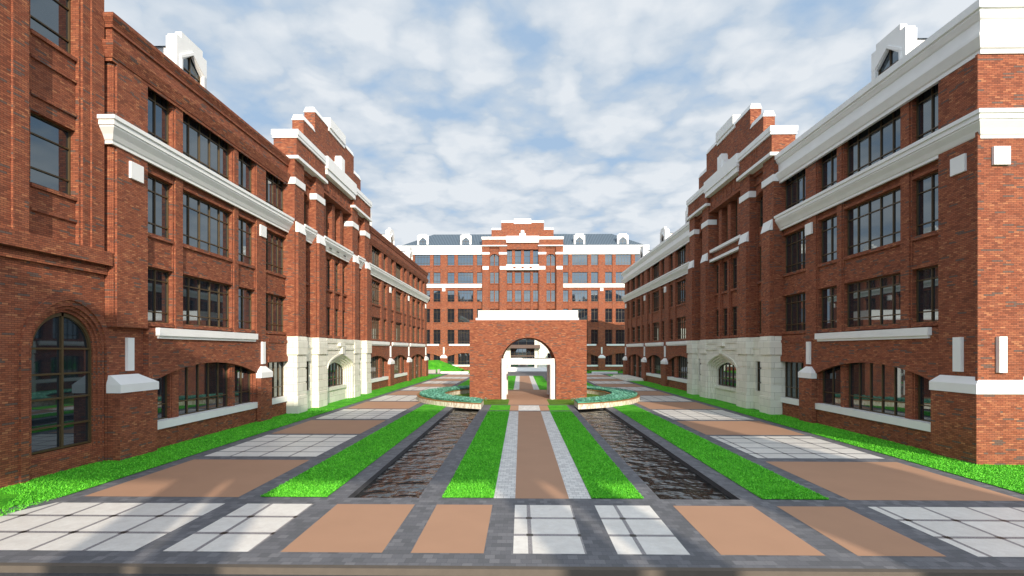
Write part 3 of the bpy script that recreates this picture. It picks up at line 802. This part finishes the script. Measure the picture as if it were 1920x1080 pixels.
k = MB().box(W, -300, 300, 9.33, 9.47, -.2, .004).build('kerb', KERB); tag(k, kind='structure')
cw_ = MB()
for x0, x1, y0, y1 in canals:
    cw_.box(W, x0 - .06, x0 - .001, y0 - .05, y1, -.9, -.004).box(W, x1 + .001, x1 + .06, y0 - .05, y1, -.9, -.004)
    cw_.box(W, x0 - .06, x1 + .06, y0 - .06, y0 - .001, -.9, -.006).box(W, x0 - .06, x1 + .06, y1 + .001, y1 + .06, -.9, -.006)
tag(cw_.build('canal_lining', DARK), kind='structure')
for x0, x1, y0, y1 in canals: sheet('water', WATER, x0, x1, y0, y1, -.15)

def panel(name, mat, x0, x1, y0, y1, z=.004): return sheet(name, mat, x0, x1, y0, y1, z)
def ppoly(name, mat, pts, z):
    m = MB(); m.add([(x, y, z) for x, y in pts], [tuple(range(len(pts)))])
    return tag(m.build(name, mat, recalc=False), kind='structure')
FY = (10.06, 13.22)
ppoly('tile_paving', MARBLE, [(-13.7, 10.06), (-7.70, 10.06), (-7.70, 13.22), (-12.18, 13.22), (-12.67, 12.1)], .004)
panel('tile_paving', MARBLE, -7.12, -5.37, *FY); panel('tile_paving', MARBLE, -.15, 1.30, *FY); panel('tile_paving', MARBLE, 1.90, 3.31, *FY)
ppoly('tile_paving', MARBLE, [(8.85, 10.06), (15.0, 10.06), (13.9, 12.1), (13.5, 13.22), (8.85, 13.22)], .004)
panel('clay_paving', CLAY, -4.76, -2.74, *FY); panel('clay_paving', CLAY, -2.17, -.73, *FY)
panel('clay_paving', CLAY, 3.91, 5.93, *FY); panel('clay_paving', CLAY, 6.55, 8.25, *FY)
for i in range(7):
    for x0, x1 in ((-11.95, -7.68), (8.77, 13.42)):
        y = 13.80 + 10.53 * i; panel('clay_paving', CLAY, x0, x1, y, y + 4.72)
        y = 19.10 + 10.53 * i
        if y + 4.86 < 90: panel('tile_paving', MARBLE, x0, x1, y, y + 4.86)
panel('grey_paving_strip', COBBLE, -7.68, 8.77, 13.26, 13.78, .003)
for x0, x1 in ((-7.08, -5.25), (-2.13, -.73), (1.90, 3.30), (6.46, 8.24)):
    sheet('lawn', GRASS, x0, x1, 13.80, 33.40 if -3 < x0 < 3 else 37.5, .018)
panel('clay_paving', CLAY, -.15, 1.30, 13.80, 33.40)
panel('light_paving', SETT, -.73, -.15, 13.80, 33.40); panel('light_paving', SETT, 1.30, 1.90, 13.80, 33.40)
# crossing in front of the arch
for x0, x1, m in ((-2.11, -.74, GRASS), (-.74, -.15, CLAY), (-.15, 1.30, SETT), (1.30, 1.92, CLAY), (1.92, 3.3, GRASS)):
    panel({GRASS: 'lawn', CLAY: 'clay_paving', SETT: 'light_paving'}[m], m, x0, x1, 33.85, 37.05, .016 if m is GRASS else .004)
panel('lawn', GRASS2, -6.4, -.93, 37.42, 49.6, .012); panel('lawn', GRASS2, 2.1, 7.5, 37.42, 49.6, .012)
panel('clay_paving', CLAY, -.93, 2.1, 37.38, 51.4, .008)
panel('clay_paving', CLAY, -1.65, 2.85, 41.5, 51.4, .016)
for x0, x1 in ((-7.08, -5.25), (-2.13, -.73), (1.90, 3.30), (6.46, 8.24)): sheet('lawn', GRASS, x0, x1, 51.8, 79.5, .018)
panel('clay_paving', CLAY, -.15, 1.30, 51.8, 79.5)
panel('light_paving', SETT, -.73, -.15, 51.8, 79.5); panel('light_paving', SETT, 1.30, 1.90, 51.8, 79.5)
# short turf over the nearer lawns
m = MB(); rng = random.Random(3)
def blades(x0, x1, y0, y1, n, edge=None):
    for _ in range(n):
        x = rng.uniform(x0, x1); y = y0 + (y1 - y0) * rng.random() ** 1.6
        if edge and not edge(x, y): continue
        a = rng.uniform(0, 2 * pi); w_ = rng.uniform(.008, .016) * (1 + (y - 10) / 30); h_ = rng.uniform(.02, .055)
        lx, ly = rng.uniform(-.04, .04), rng.uniform(-.04, .04)
        dx, dy = cos(a) * w_, sin(a) * w_
        k_ = len(m.v); m.v += [(x - dx, y - dy, .018), (x + dx, y + dy, .018), (x + lx, y + ly, .018 + h_)]; m.f.append((k_, k_ + 1, k_ + 2))
for x0, x1 in ((-7.07, -5.26), (-2.12, -.74), (1.91, 3.29), (6.47, 8.23)): blades(x0, x1, 13.82, 33.3, 17000)
blades(-15.3, -12.46, 11.5, 34, 26000, lambda x, y: x < -12.46 and y > 12.64 - (x + 13.08) * 1.85 - .0 if y < 13.9 else x < -12.46)
blades(13.93, 16.2, 13.8, 34, 20000)
blades(14.4, 21, 13.0, 18.0, 14000)
tag(m.build('grass', leafmat('grass_blade', (.04, .30, .014), (.20, .74, .05)), recalc=False), kind='stuff')
# lawns along the buildings
ppoly('lawn', GRASS, [(-12.45, 13.8), (-12.45, 84), (-16, 84), (-16, 9.5), (-15.2, 9.9), (-13.08, 12.64)], .02)
ppoly('lawn', GRASS, [(16.4, 84), (13.92, 84), (13.92, 13.8), (14.5, 12.6), (15.6, 10.4), (17.5, 9.6), (40, 9.6), (40, 18.3), (16.4, 18.3)], .02)
panel('lawn', GRASS, -26, 27, 88.5, 100.0, .03)
panel('grey_paving_strip', COBBLE, -4.6, 5.3, 88.4, 95.2, .036)

# far details: berm, low walls, ramp
m = MB(); nn = 24
for i in range(nn + 1):
    x = -26 + 15.0 * i / nn; h = 2.1 if x < -18.5 else 2.1 * (1 - (x + 18.5) / 7.5) ; h = max(0, h)
    h = 2.0 * min(1, max(0, (-10.3 - x) / 5.6)) ** 1.1
    m.v += [(x, 89.2, .03), (x, 92.5, .03 + h * .8), (x, 95.5, .03 + h), (x, 100.0, .03 + h)]
for i in range(nn):
    for j in range(3): a = 4 * i + j; m.f.append((a, a + 4, a + 5, a + 1))
tag(m.build('grass_slope', GRASS, recalc=False, smooth=True), kind='structure')
o = MB().box(W, -17.5, -14.6, 87.6, 88.3, 0, .62).box(W, -14.3, -13.9, 87.6, 88.3, 0, .7).build('low_wall', plain('grey_concrete', (.42, .40, .36), .8)); tag(o, 'short grey concrete planter wall at the foot of the far left grass slope', 'low wall')
o = MB().box(W, -13.8, -9.0, 87.8, 88.2, 0, .32).build('stone_bench', WHITE); tag(o, 'long low white bench at the far end of the left walkway', 'bench')
o = MB().box(W, 12.2, 16.6, 88.0, 88.4, 0, .32).build('stone_bench', WHITE); tag(o, 'long low white bench at the far end of the right walkway', 'bench')
r = MB()
for k in range(2): r.box(W, 13.5 + k * .3, 15.95, 66.2 + .4 * k, 77.2 - .4 * k, k * .16, (k + 1) * .16)
tag(r.build('entrance_platform', STONE), 'pale stepped platform in front of the last arch of the right building', 'steps')
def shrub(x, y, s, lab):
    rng = random.Random(int(x * 10)); m = MB()
    for i in range(500):
        a = rng.uniform(0, 2 * pi); e = rng.uniform(0, pi / 2); R = s * (.5 + .5 * rng.random())
        p = (x + R * cos(a) * cos(e) * 1.5, y + R * sin(a) * cos(e), .05 + R * sin(e)); q = rng.uniform(.04, .09)
        d = [rng.uniform(-1, 1) * q for _ in range(6)]
        m.add([(p[0] - d[0], p[1] - d[1], p[2] - d[2]), (p[0] + d[3], p[1] + d[4], p[2] + d[5]), (p[0] + d[0], p[1] + d[1], p[2] + d[2])], [(0, 1, 2)])
    tag(m.build('shrub', SHRUB, recalc=False), lab, 'shrub', 'small shrubs by the far benches')
shrub(11.6, 88.9, .6, 'small dark shrub left of the right-hand bench'); shrub(17.4, 88.9, .7, 'small dark shrub at the right end of the far bench by the shaded building')
shrub(-15.8, 88.8, .65, 'dark shrub behind the grey wall at the foot of the grass slope')

# ------------------------------------------------------------------ gatehouse behind the viewer (its shadow lies over the forecourt)
SX, SY, K = -.28, 1.0, .345
gh = thing('gatehouse', (10, -32, 0), 'colonnaded brick gatehouse behind the viewer whose striped shadow crosses the forecourt', 'gatehouse')
YB = -30.0
sh = -SX * (9.4 - YB)
m = MB()
ZB = (15.4 - YB + 1.5) * K
m.box(W, -16.5 + sh, 14.9 + sh, YB - 1.5, YB, ZB, (33.7 - YB) * K)
m.box(W, 7.53 + sh, 14.6 + sh, YB - 1.3, YB - .1, -.2, ZB)
m.box(W, -26 + sh, -14.6 + sh, YB - 1.5, YB - .1, -.2, ZB - 2)
m.build('wall', BRICK, gh)
for a, b in ((-8.58, -7.27), (-6.84, -5.50), (1.04, 2.26), (2.78, 4.02)):
    MB().box(W, a + sh, b + sh, YB - 1.0, YB - .2, -.2, ZB).build('column', BRICK, gh)

# ------------------------------------------------------------------ light, sky, camera
sd = (SX, SY, -K)
el = math.atan2(K, sqrt(SX * SX + SY * SY)); az = math.atan2(-SX, -SY)   # clockwise from +Y
L = bpy.data.lights.new('sun', 'SUN'); L.energy = 5.5; L.angle = radians(.4); L.color = (1.0, .88, .73)
lo_ = bpy.data.objects.new('sun', L); COL.objects.link(lo_)
from mathutils import Vector
lo_.rotation_euler = Vector(sd).to_track_quat('-Z', 'Y').to_euler()
lo_.location = (20, -60, 60)
wd = bpy.data.worlds.new('World'); S.world = wd; wd.use_nodes = True
wd.cycles.sampling_method = 'MANUAL'; wd.cycles.sample_map_resolution = 512
nt = wd.node_tree; bg = nt.nodes['Background']
class WT(NT):
    def __init__(s): s.t = nt
t = WT()
sky = t.n('ShaderNodeTexSky', sky_type='NISHITA'); sky.sun_disc = False
sky.sun_elevation = el; sky.sun_rotation = az; sky.air_density = 1.0; sky.dust_density = .6; sky.ozone_density = 2.0
tc = t.n('ShaderNodeTexCoord'); sp = t.n('ShaderNodeSeparateXYZ'); t.l(tc.outputs['Generated'], sp.inputs[0])
dz_ = t.math('ADD', t.math('MAXIMUM', sp.outputs[2], 0.0), .16)
px_ = t.math('DIVIDE', sp.outputs[0], dz_); py_ = t.math('DIVIDE', sp.outputs[1], dz_)
v = t.vec(px_, py_, 1.7)
big = t.noise(v, .6, 2, .5); mid = t.noise(v, 3.0, 4, .5); fine = t.noise(v, 8.5, 5, .55)
wob = t.n('ShaderNodeTexNoise'); t.l(v, wob.inputs['Vector']); wob.inputs['Scale'].default_value = 5.0; wob.inputs['Detail'].default_value = 4
wv_ = t.n('ShaderNodeVectorMath', operation='MULTIPLY_ADD'); t.l(wob.outputs['Color'], wv_.inputs[0]); wv_.inputs[1].default_value = (.30, .30, .30); t.l(v, wv_.inputs[2])
def puff(sc):
    vo = t.n('ShaderNodeTexVoronoi', feature='F1', voronoi_dimensions='2D'); t.l(wv_.outputs[0], vo.inputs['Vector']); vo.inputs['Scale'].default_value = sc
    return t.math('SUBTRACT', .80, vo.outputs['Distance'])
d = t.math('ADD', t.math('ADD', t.math('MULTIPLY', big, .34), t.math('MULTIPLY', mid, .26)), t.math('ADD', t.math('MULTIPLY', fine, .22), t.math('ADD', t.math('MULTIPLY', puff(3.6), .24), t.math('MULTIPLY', puff(8.0), .14))))
cov = t.mr(d, .425, .535, 0.0, 1.0)
skyc = t.mix(1.0, sky.outputs[0], (.115, .115, .115, 1), 'MULTIPLY')
base = t.mix(.9, skyc, (.40, .56, .77, 1))
cl = t.mix(t.mr(d, .52, .64, 0, 1), (.60, .68, .77, 1), (.83, .865, .90, 1))
haze = t.math('POWER', t.math('SUBTRACT', 1.0, t.math('MAXIMUM', sp.outputs[2], 0.0)), 6.0)
base = t.mix(t.math('MULTIPLY', haze, .6), base, (.62, .72, .82, 1))
# sky gain added as fill for shaded walls: brighter sunward, dimmer overhead
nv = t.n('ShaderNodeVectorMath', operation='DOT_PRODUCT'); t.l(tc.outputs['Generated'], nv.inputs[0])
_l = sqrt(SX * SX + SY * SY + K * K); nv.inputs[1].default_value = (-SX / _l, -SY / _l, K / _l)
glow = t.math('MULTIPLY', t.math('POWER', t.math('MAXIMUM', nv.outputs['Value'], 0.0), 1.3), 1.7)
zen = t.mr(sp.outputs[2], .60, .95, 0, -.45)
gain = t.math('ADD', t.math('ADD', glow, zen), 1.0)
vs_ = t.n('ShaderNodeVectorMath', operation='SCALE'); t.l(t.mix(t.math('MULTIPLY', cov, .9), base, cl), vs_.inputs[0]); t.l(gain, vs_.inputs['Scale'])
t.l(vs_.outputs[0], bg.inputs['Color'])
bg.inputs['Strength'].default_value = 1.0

cam = bpy.data.cameras.new('camera'); co = bpy.data.objects.new('camera', cam); COL.objects.link(co)
co.location = (0, 0, 4.0)
yaw = math.atan(16.4 / 960)
co.rotation_euler = (radians(90), 0, yaw)
cam.sensor_width = 36; cam.lens = 18; cam.shift_y = 116.5 / 1920; cam.clip_end = 5000
S.camera = co
S.view_settings.view_transform = 'Standard'; S.view_settings.look = 'None'; S.view_settings.exposure = 0; S.view_settings.gamma = 1
S.render.engine = 'CYCLES'
